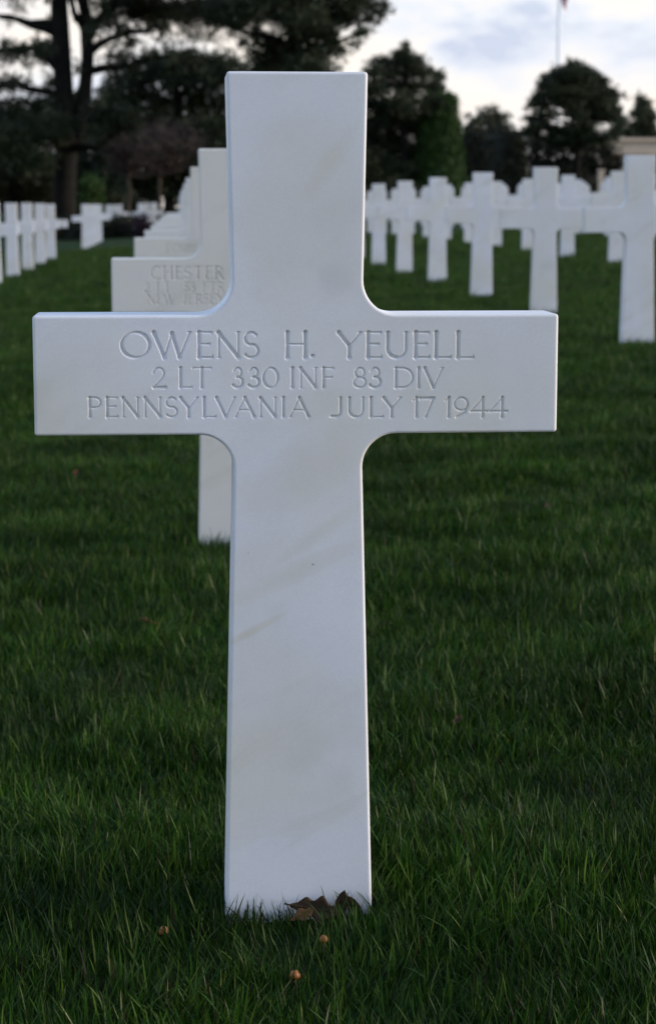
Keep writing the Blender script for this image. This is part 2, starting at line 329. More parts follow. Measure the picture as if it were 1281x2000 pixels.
# ---- lettering: strokes in a unit box, cut as V grooves
def arc(cx, cy, rx, ry, a0, a1, n=20):
    return [(cx + rx * math.cos(R(a0 + (a1 - a0) * k / n)), cy + ry * math.sin(R(a0 + (a1 - a0) * k / n))) for k in range(n + 1)]
K, S_, H_ = 1.0, .58, .78           # thick, thin, medium stroke
G = {
 'A': ([([(0, 0), (.5, 1)], S_), ([(.5, 1), (1, 0)], K), ([(.2, .36), (.8, .36)], S_)], [(.02, 0), (.98, 0)], []),
 'C': ([(arc(.56, .5, .56, .5, 48, 312, 26), H_)], [], [(.95, .86), (.95, .14)]),
 'D': ([([(.12, 0), (.12, 1)], K), ([(.12, 1), (.42, 1)] + arc(.42, .5, .58, .5, 90, -90) + [(.12, 0)], H_)], [(.1, 0), (.1, 1)], []),
 'E': ([([(.18, 0), (.18, 1)], K), ([(.18, 1), (.95, 1)], S_), ([(.18, .54), (.82, .54)], S_), ([(.18, 0), (1, 0)], S_)], [(.16, 0), (.16, 1)], [(.95, .97), (.82, .54), (1, .05)]),
 'F': ([([(.18, 0), (.18, 1)], K), ([(.18, 1), (1, 1)], S_), ([(.18, .52), (.85, .52)], S_)], [(.18, 0), (.16, 1)], [(1, .97), (.85, .52)]),
 'H': ([([(.12, 0), (.12, 1)], K), ([(.88, 0), (.88, 1)], K), ([(.12, .53), (.88, .53)], S_)], [(.12, 0), (.12, 1), (.88, 0), (.88, 1)], []),
 'I': ([([(.5, 0), (.5, 1)], K)], [(.5, 0), (.5, 1)], []),
 'J': ([([(.82, 1), (.82, .26)] + arc(.42, .26, .40, .24, 0, -75, 8) + [(.05, .03)], K)], [(.82, 1)], [(.04, .05)]),
 'L': ([([(.18, 0), (.18, 1)], K), ([(.18, 0), (1, 0)], S_)], [(.16, 0), (.18, 1)], [(1, .05)]),
 'N': ([([(.1, 0), (.1, 1)], S_), ([(.08, 1), (.92, 0)], K), ([(.92, 0), (.92, 1)], S_)], [(.1, 0), (.06, 1), (.92, 1)], []),
 'O': ([(arc(.5, .5, .5, .5, 0, 360, 40), 'o')], [], []),
 'P': ([([(.18, 0), (.18, 1)], K), ([(.18, 1), (.55, 1)] + arc(.55, .74, .45, .26, 90, -90, 14) + [(.22, .48)], H_)], [(.18, 0), (.14, 1)], []),
 'R': ([([(.15, 0), (.15, 1)], K), ([(.15, 1), (.5, 1)] + arc(.5, .75, .38, .25, 90, -90, 14) + [(.18, .5)], H_), ([(.48, .5), (1, 0)], K)], [(.15, 0), (.12, 1), (1, 0)], []),
 'S': ([(arc(.5, .75, .42, .25, 35, 265, 16) + arc(.5, .26, .48, .26, 85, -145, 18), H_)], [], [(.86, .89), (.08, .12)]),
 'T': ([([(.5, 0), (.5, 1)], K), ([(0, 1), (1, 1)], S_)], [(.5, 0)], [(.0, .97), (1, .97)]),
 'U': ([([(.12, 1), (.12, .36)] + arc(.5, .36, .38, .36, 180, 270, 12), K), (arc(.5, .36, .38, .36, 270, 360, 12) + [(.88, 1)], H_)], [(.12, 1), (.88, 1)], []),
 'V': ([([(0, 1), (.5, 0)], K), ([(.5, 0), (1, 1)], S_)], [(.03, 1), (.97, 1)], []),
 'W': ([([(.02, 1), (.30, 0)], K), ([(.30, 0), (.5, .95)], S_), ([(.5, .95), (.70, 0)], K), ([(.70, 0), (.98, 1)], S_)], [(.03, 1), (.97, 1)], []),
 'Y': ([([(0, 1), (.48, .46)], K), ([(1, 1), (.48, .46)], S_), ([(.48, .46), (.48, 0)], K)], [(.04, 1), (.96, 1), (.48, 0)], []),
 '0': ([(arc(.5, .5, .5, .5, 0, 360, 40), 'o')], [], []),
 '1': ([([(.65, 0), (.65, 1)], K), ([(.65, 1), (.1, .86)], S_)], [(.65, 0)], []),
 '2': ([([(.03, .76)] + arc(.48, .72, .42, .28, 170, -15, 16) + [(.70, .42), (.10, .02)], H_), ([(.06, 0), (1, 0)], K)], [], [(1, .04), (.03, .80)]),
 '3': ([([(.10, .86)] + arc(.48, .76, .36, .24, 145, -90, 16), H_), ([(.40, .52)] + arc(.46, .27, .50, .27, 85, -150, 18), K)], [], [(.12, .86), (.02, .14)]),
 '4': ([([(.72, 0), (.72, 1)], K), ([(.72, 1), (.0, .30)], S_), ([(0, .30), (1, .30)], H_)], [(.72, 0)], []),
 '5': ([([(.24, .98), (.20, .56)], H_), ([(.24, .98), (.9, .98)], K), ([(.20, .56)] + arc(.45, .31, .48, .31, 105, -150, 18), H_)], [], [(.03, .12)]),
 '7': ([([(0, .97), (1, .97)], K), ([(1, .97), (.42, 0)], H_)], [], [(.0, .92)]),
 '8': ([(arc(.5, .75, .38, .25, 0, 360, 24), H_), (arc(.5, .26, .5, .26, 0, 360, 28), H_)], [], []),
 '9': ([(arc(.5, .67, .48, .33, 0, 360, 28), H_), ([(.97, .62), (.80, .22), (.15, .0)], K)], [], []),
 '.': ([([(.38, .06), (.52, .06)], .85)], [], []),
}
def seg_dist(px, pz, a, b):
    dx, dz = b[0] - a[0], b[1] - a[1]; L2 = dx * dx + dz * dz + 1e-12
    t = np.clip(((px - a[0]) * dx + (pz - a[1]) * dz) / L2, 0, 1)
    return np.hypot(px - a[0] - t * dx, pz - a[1] - t * dz), t
def carve_panel(x0, x1, z0, z1, glyphs, step, slope=1.5):
    """grid panel in the front plane of a cross with V-cut letters; glyphs = (char, gx0, gx1, gz0, gz1)"""
    nx, nz = int((x1 - x0) / step) + 1, int((z1 - z0) / step) + 1
    X = np.linspace(x0, x1, nx); Z = np.linspace(z0, z1, nz); XX, ZZ = np.meshgrid(X, Z)
    dep = np.zeros_like(XX)
    for ch, gx0, gx1, gz0, gz1 in glyphs:
        strokes, hser, vser = G[ch]; gw, gh = gx1 - gx0, gz1 - gz0
        hw0 = gh * .082
        m = .006
        i0, i1 = np.searchsorted(X, gx0 - m), np.searchsorted(X, gx1 + m); k0, k1 = np.searchsorted(Z, gz0 - m), np.searchsorted(Z, gz1 + m)
        xx, zz = XX[k0:k1, i0:i1], ZZ[k0:k1, i0:i1]
        best = np.full(xx.shape, -1.0)
        T = lambda u: (gx0 + u[0] * gw, gz0 + u[1] * gh)
        for pl, wt in strokes:
            for a, b in zip(pl[:-1], pl[1:]):
                if wt == 'o':
                    ang = math.atan2(a[1] - .5, a[0] - .5); k = .55 + .45 * abs(math.cos(ang - .35))
                else: k = wt
                dd, t = seg_dist(xx, zz, T(a), T(b)); 
                fl = 1 + .28 * (np.abs(t - .5) * 2) ** 4 if len(pl) == 2 else 1
                best = np.maximum(best, hw0 * k * fl - dd)
        for u in hser:
            c = T(u); s = gh * .115
            for sg in (-1, 1):
                dd, t = seg_dist(xx, zz, c, (c[0] + sg * s, c[1])); best = np.maximum(best, hw0 * (.62 - .45 * t) - dd)
        for u in vser:
            c = T(u); s = gh * .075
            for sg in (-1, 1):
                dd, t = seg_dist(xx, zz, c, (c[0], c[1] + sg * s)); best = np.maximum(best, hw0 * (.55 - .35 * t) - dd)
        d = np.maximum(best, 0) * slope
        dep[k0:k1, i0:i1] = np.maximum(dep[k0:k1, i0:i1], d)
    dep[0, :] = dep[-1, :] = 0; dep[:, 0] = dep[:, -1] = 0
    v = np.stack([XX, -T2 + dep, ZZ], -1).reshape(-1, 3)
    i = (np.arange(nz - 1)[:, None] * nx + np.arange(nx - 1)[None]).ravel()
    f = np.stack([i, i + 1, i + nx + 1, i + nx], -1)
    return v, f

X0, Y0, DY, DX = .1475, 2.512 + T2, 3.08, 2.52                # first cross, spacing along and across the rows
def cross_pos(k, j):
    x = X0 + k * DX; return (x, Y0 + j * DY, float(ground_z(x)) - (.008 if (k, j) == (0, 1) else 0))
def on_front(px, py, j, k=0):
    c = cross_pos(k, j); q = at(px, py, c[1] - T2); return q[0] - c[0], q[2] - c[2]
def layout(spans, top, base, j, skew=0.0):
    """spans: (char, photo x0, photo x1) -> glyph boxes on the cross j metres"""
    out_ = []
    for ch, a, b in spans:
        m = (a + b) / 2
        xa, zt = on_front(a, top + skew * (m - 580), j); xb, zb = on_front(b, base + skew * (m - 580), j)
        out_.append((ch, xa, xb, zb, zt))
    return out_
def zl(x): return 40 + x / 2.2875
def zr(x): return 560 + x / 2.2875
line1 = [('O', zl(452), zl(578)), ('W', zl(592), zl(762)), ('E', zl(785), zl(858)), ('N', zl(876), zl(982)), ('S', zl(998), zl(1064)), ('H', zl(1180), zr(95)), ('.', zr(104), zr(128)),
         ('Y', zr(232), zr(330)), ('E', zr(350), zr(422)), ('U', zr(438), zr(545)), ('E', zr(562), zr(636)), ('L', zr(652), zr(732)), ('L', zr(750), zr(832))]
line2 = [('2', zl(592), zl(648)), ('L', zl(705), zl(765)), ('T', zl(770), zl(852)), ('3', zl(948), zl(995)), ('3', zl(1018), zl(1068)), ('0', zl(1085), zl(1150)), ('I', zl(1203), zl(1227)),
         ('N', zr(55), zr(135)), ('F', zr(155), zr(208)), ('8', zr(300), zr(352)), ('3', zr(370), zr(420)), ('D', zr(478), zr(562)), ('I', zr(578), zr(600)), ('V', zr(615), zr(694))]
line3 = [('P', zl(300), zl(360)), ('E', zl(378), zl(435)), ('N', zl(452), zl(532)), ('N', zl(550), zl(632)), ('S', zl(648), zl(702)), ('Y', zl(715), zl(792)), ('L', zl(810), zl(872)), ('V', zl(876), zl(958)),
         ('A', zl(960), zl(1045)), ('N', zl(1065), zl(1145)), ('I', zl(1163), zl(1187)), ('A', zr(15), zr(98)), ('J', zr(195), zr(250)), ('U', zr(270), zr(350)), ('L', zr(365), zr(428)), ('Y', zr(432), zr(508)),
         ('1', zr(562), zr(588)), ('7', zr(595), zr(655)), ('1', zr(706), zr(732)), ('9', zr(748), zr(808)), ('4', zr(822), zr(895)), ('4', zr(906), zr(982))]
WID = {'A': .95, 'C': .85, 'D': .9, 'E': .62, 'F': .6, 'H': .85, 'I': .25, 'J': .5, 'L': .62, 'N': .9, 'O': 1.0, 'R': .75, 'S': .58, 'T': .85, 'U': .85, 'W': 1.3, 'Y': .9, '2': .62, '3': .55, '5': .58, ' ': .55}
def spread(text, a, b):
    tot = sum(WID[c] for c in text) + .2 * (len(text) - 1); s = (b - a) / tot; x = a; o = []
    for c in text:
        if c != ' ': o.append((c, x, x + WID[c] * s))
        x += (WID[c] + .2) * s
    return o

def inscribed_cross(k, j, panels, step, label, vein, nf=12, nb=6, warm=0.0, mat=None):
    mat = mat or MARBLE
    root = empty('grave_cross', cross_pos(k, j)); tag(root, label, 'cross', 'marble grave crosses')
    xa = min(p[0] for p in panels); xb = max(p[1] for p in panels); za = min(p[2] for p in panels); zb = max(p[3] for p in panels)
    v, f = cross_mesh(nf, nb, hole=(xa, xb, za, zb))
    b = mesh_obj('cross_stone', v, f, mat, root); b['vein_offset'] = vein; b['warm'] = warm
    for p in panels:
        v, f = carve_panel(*p, step)
        o = mesh_obj('inscription', v, f, mat, root, smooth=True); o['vein_offset'] = vein; o['warm'] = warm
    return root
g1 = layout(line1, 649.5, 698.5, 0); g2 = layout(line2, 719, 757, 0); g3 = layout(line3, 777, 814.5, 0)
zA = on_front(580, 709, 0)[1]; zB = on_front(580, 767, 0)[1]
main = inscribed_cross(0, 0, [(-.272, .272, zA, .758, g1), (-.272, .272, zB, zA, g2), (-.272, .272, .632, zB, g3)], .00058,
                       'large white marble cross with a three line carved inscription, brown leaves at its foot', .38, mat=STAINED)
def z2(x): return x / 2.669
c1 = layout(spread('CHESTER', z2(788), z2(1162)), 521, 545, 1); c2 = layout(spread('2 LT  53 FTR', z2(752), z2(1165)), 552, 570, 1); c3 = layout(spread('NEW JERSEY', z2(768), z2(1170)), 575, 594, 1)
zA1 = on_front(460, 549, 1)[1]; zB1 = on_front(460, 572.5, 1)[1]
inscribed_cross(0, 1, [(-.27, .05, zA1, .75, c1), (-.27, .05, zB1, zA1, c2), (-.27, .05, .635, zB1, c3)], .0007,
                'white marble cross with faint carved lines standing directly behind the large inscribed cross', .47, 8, 3, .75)
l1 = layout(spread('LOUIS', z2(866), z2(1022)), 477, 493, 2)
inscribed_cross(0, 2, [(-.25, .05, .70, .755, l1)], .0008, 'white marble cross with one faint carved word, third in the inscribed row', .71, 6, 3, .75)

v, f = cross_mesh(5, 3); proto = mesh_obj('grave_cross', v, f, MARBLE)
used = False
ordinal = {3: 'fourth', 4: 'fifth', 5: 'sixth', 6: 'seventh', 7: 'eighth', 8: 'ninth', 9: 'tenth', 10: 'eleventh', 11: 'twelfth', 12: 'thirteenth'}
def put_cross(x, y, label, group, rz=0.0, warm=.12):
    global used
    o = proto if not used else proto.copy()
    if used: COL.objects.link(o)
    used = True
    o.location = (x, y, float(ground_z(x)) + random.uniform(-.008, .008)); o.rotation_euler = (0, random.uniform(-.006, .006), rz + random.uniform(-.02, .02))
    o['vein_offset'] = random.random(); o['warm'] = max(0.0, warm + random.uniform(-.15, .15)); tag(o, label, 'cross', group)
    return o
def photo_x(x, y):
    d = np.array([x, y, -.3]); r = np.array([math.cos(YAW), -math.sin(YAW), 0]); f_ = np.array([math.sin(YAW) * math.cos(PITCH), math.cos(YAW) * math.cos(PITCH), -math.sin(PITCH)])
    return CX + F * (d @ r) / (d @ f_)
for j in range(3, 13):
    x, y, z = cross_pos(0, j)
    put_cross(x, y, 'plain white marble cross, %s in the row led by the large inscribed cross' % ordinal[j], 'crosses in the row of the inscribed cross', warm=.5)
for j in list(range(8, 13)):
    x, y, z = cross_pos(-1, j)
    put_cross(x, y, {12: 'last white marble cross of the short row, one arm free towards the low hedge'}.get(j, 'white marble cross, %s from the hedge end of the short row' % {11: 'second', 10: 'third', 9: 'fourth', 8: 'fifth'}.get(j)), 'crosses in the row ending at the low hedge')
for j in range(16, 20):
    x, y, z = cross_pos(-1, j)
    put_cross(x + .12, y, 'white marble cross standing alone on the lawn before the dark low hedge', 'crosses just before the low hedge')
for (x, y) in [(-2.35, 73), (-2.2, 76), (-2.42, 79), (-2.2, 83), (-2.5, 90), (-1.25, 73.5), (-1.05, 76.5), (-1.2, 80), (-.85, 77), (-.8, 82), (-1.2, 88)]:
    put_cross(x, y, 'distant white marble cross showing only its upper half over the dark low hedge', 'crosses beyond the low hedge')
rows = {1: 'first', 2: 'second', 3: 'third'}
for k in range(1, 11):
    for j in range(3, 29):
        x, y, z = cross_pos(k, j)
        if not (-40 < photo_x(x, y) < 1360): continue
        if k == 1 and j < 13: lab, grp = 'white marble cross in the open row, level with the %s cross of the inscribed row' % ordinal[j], 'crosses in the next row'
        elif j < 13: lab, grp = 'white marble cross in the %s row past the inscribed row, level with its %s cross' % ({2: 'second', 3: 'third'}[k], ordinal[j]), 'crosses in the rows behind the open row'
        else: lab, grp = 'far white marble cross in the crowded back rows before the dark clipped trees', 'crosses in the crowded back rows'
        put_cross(x, y, lab, grp)

# ------------------------------------------------------------------ grass blades (instanced tufts)
def tuft_mesh(name, nbl, rad, seed, hmin=.020, hmax=.052):
    r = np.random.default_rng(seed)
    rr = rad * np.sqrt(r.random(nbl)); th = r.random(nbl) * 2 * np.pi
    bx, by = rr * np.cos(th), rr * np.sin(th)
    lenb = hmin + (hmax - hmin) * r.random(nbl) ** 1.6; lenb[r.random(nbl) < .05] *= 1.45
    az = r.normal(0, 1.0, nbl) + r.random() * .5; az = np.where(r.random(nbl) < .4, r.random(nbl) * 2 * np.pi, az)
    lean = np.clip(r.normal(.42, .26, nbl), .02, 1.15); curl = np.clip(r.normal(.35, .35, nbl), -.3, 1.3)
    wd = .0005 + .00078 * r.random(nbl)
    face = az + np.pi / 2 + r.normal(0, .5, nbl)
    tone = r.random(nbl)
    pale = tone > .994; wd[pale] *= .75
    lenb[pale] *= 1.1
    nseg = 4; ts = np.linspace(0, 1, nseg + 1); vs = []; P = np.stack([bx, by, np.full(nbl, -.006)], -1)
    pos = [P.copy()]
    for s in range(nseg):
        a = lean + curl * ts[s]
        dirv = np.stack([np.sin(a) * np.cos(az), np.sin(a) * np.sin(az), np.cos(a)], -1)
        P = P + dirv * (lenb / nseg)[:, None]; pos.append(P.copy())
    wv = np.stack([np.cos(face), np.sin(face), np.zeros(nbl)], -1)
    prof = [.8, 1.0, .95, .65]
    for s in range(nseg):
        vs += [pos[s] - wv * (wd * prof[s])[:, None], pos[s] + wv * (wd * prof[s])[:, None]]
    vs.append(pos[nseg])
    V = np.concatenate(vs, 0); idx = np.arange(nbl)
    tr = []
    for s in range(nseg - 1):
        a, b, c, d = [idx + nbl * q for q in (2 * s, 2 * s + 1, 2 * s + 3, 2 * s + 2)]
        tr += [np.stack([a, b, c], -1), np.stack([a, c, d], -1)]
    tr.append(np.stack([idx + nbl * (2 * nseg - 2), idx + nbl * (2 * nseg - 1), idx + nbl * 2 * nseg], -1))
    Fc = np.concatenate(tr, 0)
    me = bpy.data.meshes.new(name); nf = len(Fc)
    me.vertices.add(len(V)); me.vertices.foreach_set('co', V.astype(np.float32).ravel())
    me.loops.add(nf * 3); me.loops.foreach_set('vertex_index', Fc.astype(np.int32).ravel())
    me.polygons.add(nf); me.polygons.foreach_set('loop_start', np.arange(nf, dtype=np.int32) * 3); me.update(calc_edges=True)
    at_ = me.attributes.new('tone', 'FLOAT', 'POINT'); at_.data.foreach_set('value', np.tile(tone, 2 * nseg + 1).astype(np.float32))
    me.materials.append(GRASS)
    return bpy.data.objects.new(name, me)
NVAR = 7
tufts = [tuft_mesh('grass_tuft', 390, .085, 100 + i) for i in range(NVAR)]
pts = []
def scatter(y0, y1, spacing, scale, marg):
    n0 = int((y1 - y0) / spacing)
    for a in range(n0):
        y = y0 + a * spacing
        xl, xr = (-.073 - .165) * y - marg, (-.073 + .165 + .15) * y + marg
        m = int((xr - xl) / spacing)
        if m < 1: continue
        x = xl + (np.arange(m) + rng.random(m)) * spacing; yy = y + rng.random(m) * spacing
        pts.append(np.stack([x, yy, np.full(m, scale)], -1))
scatter(1.6, 4.2, .068, 1.0, .9)
scatter(4.2, 9.0, .080, 1.08, 1.2)
scatter(9.0, 20., .125, 1.35, 1.4)
scatter(20., 48., .24, 1.9, 2.0)
PT = np.concatenate(pts, 0)
# thin and thick places in the sward
dens = .5 + .5 * np.sin(PT[:, 1] * 6.3 + 1.6 * np.sin(PT[:, 0] * 2.7) + .7 * np.sin(PT[:, 0] * 7)) * np.sin(PT[:, 0] * 1.9 + PT[:, 1] * .8 + .6)
PT = PT[rng.random(len(PT)) < .72 + .28 * dens]
npt = len(PT)
gzz = terrain(PT[:, 0], PT[:, 1])
gm = bpy.data.meshes.new('grass'); gm.vertices.add(npt)
gm.vertices.foreach_set('co', np.stack([PT[:, 0], PT[:, 1], gzz], -1).astype(np.float32).ravel())
wavey = .35 + .65 * (.5 + .5 * np.sin(PT[:, 1] * 5.1 + 1.9 * np.sin(PT[:, 0] * 2.2 + 1)))
rot = np.stack([rng.normal(0, .10, npt), rng.normal(0, .10, npt), rng.random(npt) * 2 * np.pi], -1)
scl = PT[:, 2] * (.72 + .5 * rng.random(npt)) * (.82 + .28 * wavey)
# a little shorter where the mower trims round the first cross
nearx = (np.abs(PT[:, 0] - X0) < .14) & (np.abs(PT[:, 1] - Y0 + .03) < .14); scl[nearx] *= .86
for (tx, ty) in ((320, 1818), (632, 1834), (576, 1904)):
    d = pixdir(tx, ty); q = -CAMZ / d[2] * .975; near_t = np.hypot(PT[:, 0] - d[0] * q, PT[:, 1] - d[1] * q + .03) < .075; scl[near_t] *= .82
a_ = gm.attributes.new('rot', 'FLOAT_VECTOR', 'POINT'); a_.data.foreach_set('vector', rot.astype(np.float32).ravel())
a_ = gm.attributes.new('scl', 'FLOAT', 'POINT'); a_.data.foreach_set('value', scl.astype(np.float32))
a_ = gm.attributes.new('idx', 'INT', 'POINT'); a_.data.foreach_set('value', rng.integers(0, NVAR, npt).astype(np.int32))
gm.materials.append(GRASS); gm.update()
go = bpy.data.objects.new('grass', gm); COL.objects.link(go)
tag(go, 'dark green mown grass with scattered pale dry blades covering the lawn', 'grass', kind='stuff')
ng = bpy.data.node_groups.new('grass_scatter', 'GeometryNodeTree')
ng.interface.new_socket('Geometry', in_out='INPUT', socket_type='NodeSocketGeometry'); ng.interface.new_socket('Geometry', in_out='OUTPUT', socket_type='NodeSocketGeometry')
gi, gO = ng.nodes.new('NodeGroupInput'), ng.nodes.new('NodeGroupOutput')
iop = ng.nodes.new('GeometryNodeInstanceOnPoints'); jn = ng.nodes.new('GeometryNodeGeometryToInstance')
for o in tufts:
    oi = ng.nodes.new('GeometryNodeObjectInfo'); oi.inputs[0].default_value = o; ng.links.new(oi.outputs['Geometry'], jn.inputs[0])
def nattr(name, dt):
    q = ng.nodes.new('GeometryNodeInputNamedAttribute'); q.data_type = dt; q.inputs[0].default_value = name; return q.outputs[0]
ng.links.new(gi.outputs[0], iop.inputs['Points']); ng.links.new(jn.outputs[0], iop.inputs['Instance'])
iop.inputs['Pick Instance'].default_value = True
ng.links.new(nattr('idx', 'INT'), iop.inputs['Instance Index']); ng.links.new(nattr('rot', 'FLOAT_VECTOR'), iop.inputs['Rotation']); ng.links.new(nattr('scl', 'FLOAT'), iop.inputs['Scale'])
ng.links.new(iop.outputs[0], gO.inputs[0])
go.modifiers.new('scatter', 'NODES').node_group = ng

# ------------------------------------------------------------------ foliage
def foliage(name, pads, mat, parent, seed, size=.2, thin=.16, per=5, dens=26., droop=0.0):
    """pads: (cx, cy, cz, rx, ry, rz); fills each with tufts of thin leaf blades"""
    r = np.random.default_rng(seed); C = []; TN = []
    for (cx, cy, cz, rx, ry, rz) in pads:
        area = rx * rz * 3.14
        n = max(6, int(5.5 * dens * area / (size * size * thin * per * 1.3)))
        d = r.normal(0, 1, (n, 3)); d /= np.linalg.norm(d, axis=1)[:, None]
        rad = r.random(n) ** .45 * (1 + .18 * r.normal(0, 1, n))
        p = d * rad[:, None] * [rx, ry, rz] + [cx, cy, cz]
        # clump the points towards a few twig ends for an uneven outline
        ne = max(3, n // 14); e_ = p[r.integers(0, n, ne)]
        near_ = e_[r.integers(0, ne, n)]; m_ = r.random(n) < .6
        p[m_] = near_[m_] + r.normal(0, size * .75, (m_.sum(), 3))
        C.append(p); TN.append(np.clip(r.random(n) * .5 + r.random() * .5, 0, 1))
    C = np.concatenate(C); TN = np.concatenate(TN); n = len(C)
    c = np.repeat(C, per, 0); t = np.repeat(TN, per); m = len(c)
    d = r.normal(0, 1, (m, 3)); d[:, 2] += .25 - droop; d /= np.linalg.norm(d, axis=1)[:, None]
    s = np.cross(d, r.normal(0, 1, (m, 3))); s /= np.linalg.norm(s, axis=1)[:, None]
    ln = size * (.6 + .8 * r.random(m))[:, None]; wd = ln * thin
    V = np.concatenate([c - s * wd * .6, c + s * wd * .6, c + d * ln * .6 + s * wd, c + d * ln - s * wd * .2], 0)
    i = np.arange(m); Fc = np.stack([i, i + m, i + 2 * m, i + 3 * m], -1)
    o = mesh_obj(name, V, Fc, mat, parent)
    a = o.data.attributes.new('tone', 'FLOAT', 'POINT'); a.data.foreach_set('value', np.tile(t, 4).astype(np.float32))
    return o
def pad_px(x, y, rx, ry, Y, dy=0.0, depth=None):
    p = at(x, y, Y + dy); k = (Y + dy) / F
    return (p[0], p[1], p[2], rx * k, depth if depth else max(rx, ry) * k * .9, ry * k)
def wiggle(a, b, n=5, amt=.06, seed=0):
    r = np.random.default_rng(seed); a, b = np.array(a, float), np.array(b, float); L_ = np.linalg.norm(b - a)
    return [a + (b - a) * t + (r.normal(0, amt, 3) * L_ * math.sin(math.pi * t)) for t in np.linspace(0, 1, n)]
def base_of(x, Y):
    p = at(x, 402, Y); return np.array([p[0], Y, float(ground_z(p[0])) - .05])

# ---- the big pine with forked trunk
YP = 75.0; kP = YP / F
root = empty('pine_tree', base_of(125, YP)); b0 = np.array(root.location)
tag(root, 'big dark pine with a forked trunk and spreading boughs behind the low hedge', 'tree')
def loc(p): return np.array(p) - b0
def pxl(x, y, dy=0.0): return loc(at(x, y, YP + dy))
mb = MB()
mb.tube([(0, 0, 0), pxl(126, 390), pxl(128, 330), pxl(133, 270)], [.52, .42, .40, .42], 12)
mb.tube([pxl(131, 300), pxl(128, 220), pxl(122, 120), pxl(117, 30), pxl(114, -60), pxl(112, -170)], [.38, .36, .35, .33, .27, .15], 10)
mb.tube([pxl(140, 300), pxl(165, 200), pxl(172, 110), pxl(168, 30), pxl(150, -60), pxl(156, -150)], [.26, .26, .24, .22, .2, .1], 10)
limbs = [((133, 50), (60, 45), (-20, 30)), ((118, 70), (60, 50), (0, 35)), ((172, 105), (215, 75), (300, 62)), ((168, 60), (145, 25), (135, -20)), ((172, 80), (200, 30), (260, -30)),
         ((135, 290), (190, 290), (265, 240)), ((126, 190), (60, 175), (0, 160)), ((168, 140), (250, 130), (330, 110)), ((126, 150), (70, 95), (10, 100)), ((170, 60), (230, 10), (330, -20)), ((150, 36), (186, 40), (200, 36))]
for i, (a, m, c) in enumerate(limbs):
    dy = random.uniform(-2.5, 2.5)
    mb.tube([pxl(*a), (pxl(*a) + pxl(*m, dy * .5)) / 2 + np.array([0, 0, .06]), pxl(*m, dy * .6), (pxl(*m, dy * .6) + pxl(*c, dy)) / 2 + np.array([0, 0, .1]), pxl(*c, dy)], [.17, .15, .12, .09, .05], 7)
mb.build('trunk', BARK, root, True)
pads = []
for (x, y, rx, ry) in [(30, 98, 62, 13), (90, 100, 34, 26), (12, 165, 60, 13), (75, 205, 60, 18), (20, 232, 75, 20), (70, 258, 70, 30), (10, 280, 60, 40), (155, 215, 60, 40), (215, 240, 60, 36), (60, 320, 60, 30),
                      (40, -25, 85, 22), (130, -20, 60, 22), (212, 8, 45, 20), (270, 15, 60, 28), (330, 25, 60, 26), (215, 40, 30, 14), (300, 55, 40, 10), (390, 20, 60, 32), (180, 66, 18, 10),
                      (235, 60, 26, 9), (260, 85, 14, 8), (250, 130, 20, 20), (150, 130, 5, 20), (90, 250, 60, 30), (28, 118, 30, 8), (100, 165, 14, 14), (60, -90, 100, 45), (200, -90, 110, 50), (330, -60, 90, 45), (5, 200, 36, 8)]:
    p = pad_px(x, y, rx, ry, YP, random.uniform(-2.2, 2.2), depth=random.uniform(.5, 1.3)); pads.append(tuple(loc(p[:3])) + p[3:])
foliage('crown', pads, NEEDLE, root, 11, .20, .13, 6, 1.35)
pads = []
for (x, y, rx, ry) in [(310, 10, 100, 26), (420, 5, 90, 36), (350, 45, 60, 16), (440, 45, 60, 16), (270, -20, 60, 25), (225, 110, 22, 16), (245, 90, 16, 10), (215, 150, 18, 14), (380, 70, 40, 12), (330, 78, 16, 6), (470, 60, 30, 10)] + [(random.uniform(180, 450), random.uniform(52, 120), random.uniform(5, 13), random.uniform(3, 8)) for _ in range(34)] + [(random.uniform(-5, 105), random.uniform(0, 215), random.uniform(5, 12), random.uniform(3, 7)) for _ in range(22)]:
    p = pad_px(x, y, rx, ry, YP, random.uniform(-2.2, .5), depth=random.uniform(.6, 1.2)); pads.append(tuple(loc(p[:3])) + p[3:])
foliage('crown', pads, NEEDLE_OLIVE, root, 12, .22, .08, 6, .6)

# ---- generic pine from photo pads
def pine(x, Y, pads_px, trunk_top, trad, label, seed, mat=NEEDLE, size=.22, dens=1.5, thin=.14, limbs=True, cat='tree', name='pine_tree', spreadY=2.0, bark=BARK, per=6):
    rr = random.Random(seed)
    b = base_of(x, Y); t = empty(name, b); tag(t, label, cat)
    top = at(trunk_top[0], trunk_top[1], Y) - b
    m = MB(); pth = wiggle((0, 0, 0), top, 6, .015, seed); m.tube(pth, [trad * (1 - .75 * i / 5) for i in range(6)], 9)
    pp = []
    for (px, py, rx, ry) in pads_px:
        q = pad_px(px, py, rx, ry, Y, rr.uniform(-spreadY, spreadY), depth=None if rx * Y / F < 1.0 else rr.uniform(.8, 1.6)); c = np.array(q[:3]) - b; pp.append(tuple(c) + q[3:])
        if limbs:
            h = min(max(c[2] - abs(c[0]) * .35, top[2] * .12), top[2] * .95); s = np.array(pth[0]) + (np.array(top)) * (h / top[2])
            m.tube(wiggle(s, c, 4, .05, rr.randint(0, 9999)), [trad * .32, trad * .25, trad * .17, trad * .08], 6)
    m.build('trunk', bark, t, True)
    foliage('crown', pp, mat, t, seed, size, thin, per, dens)
    return t
rp = random.Random(3)
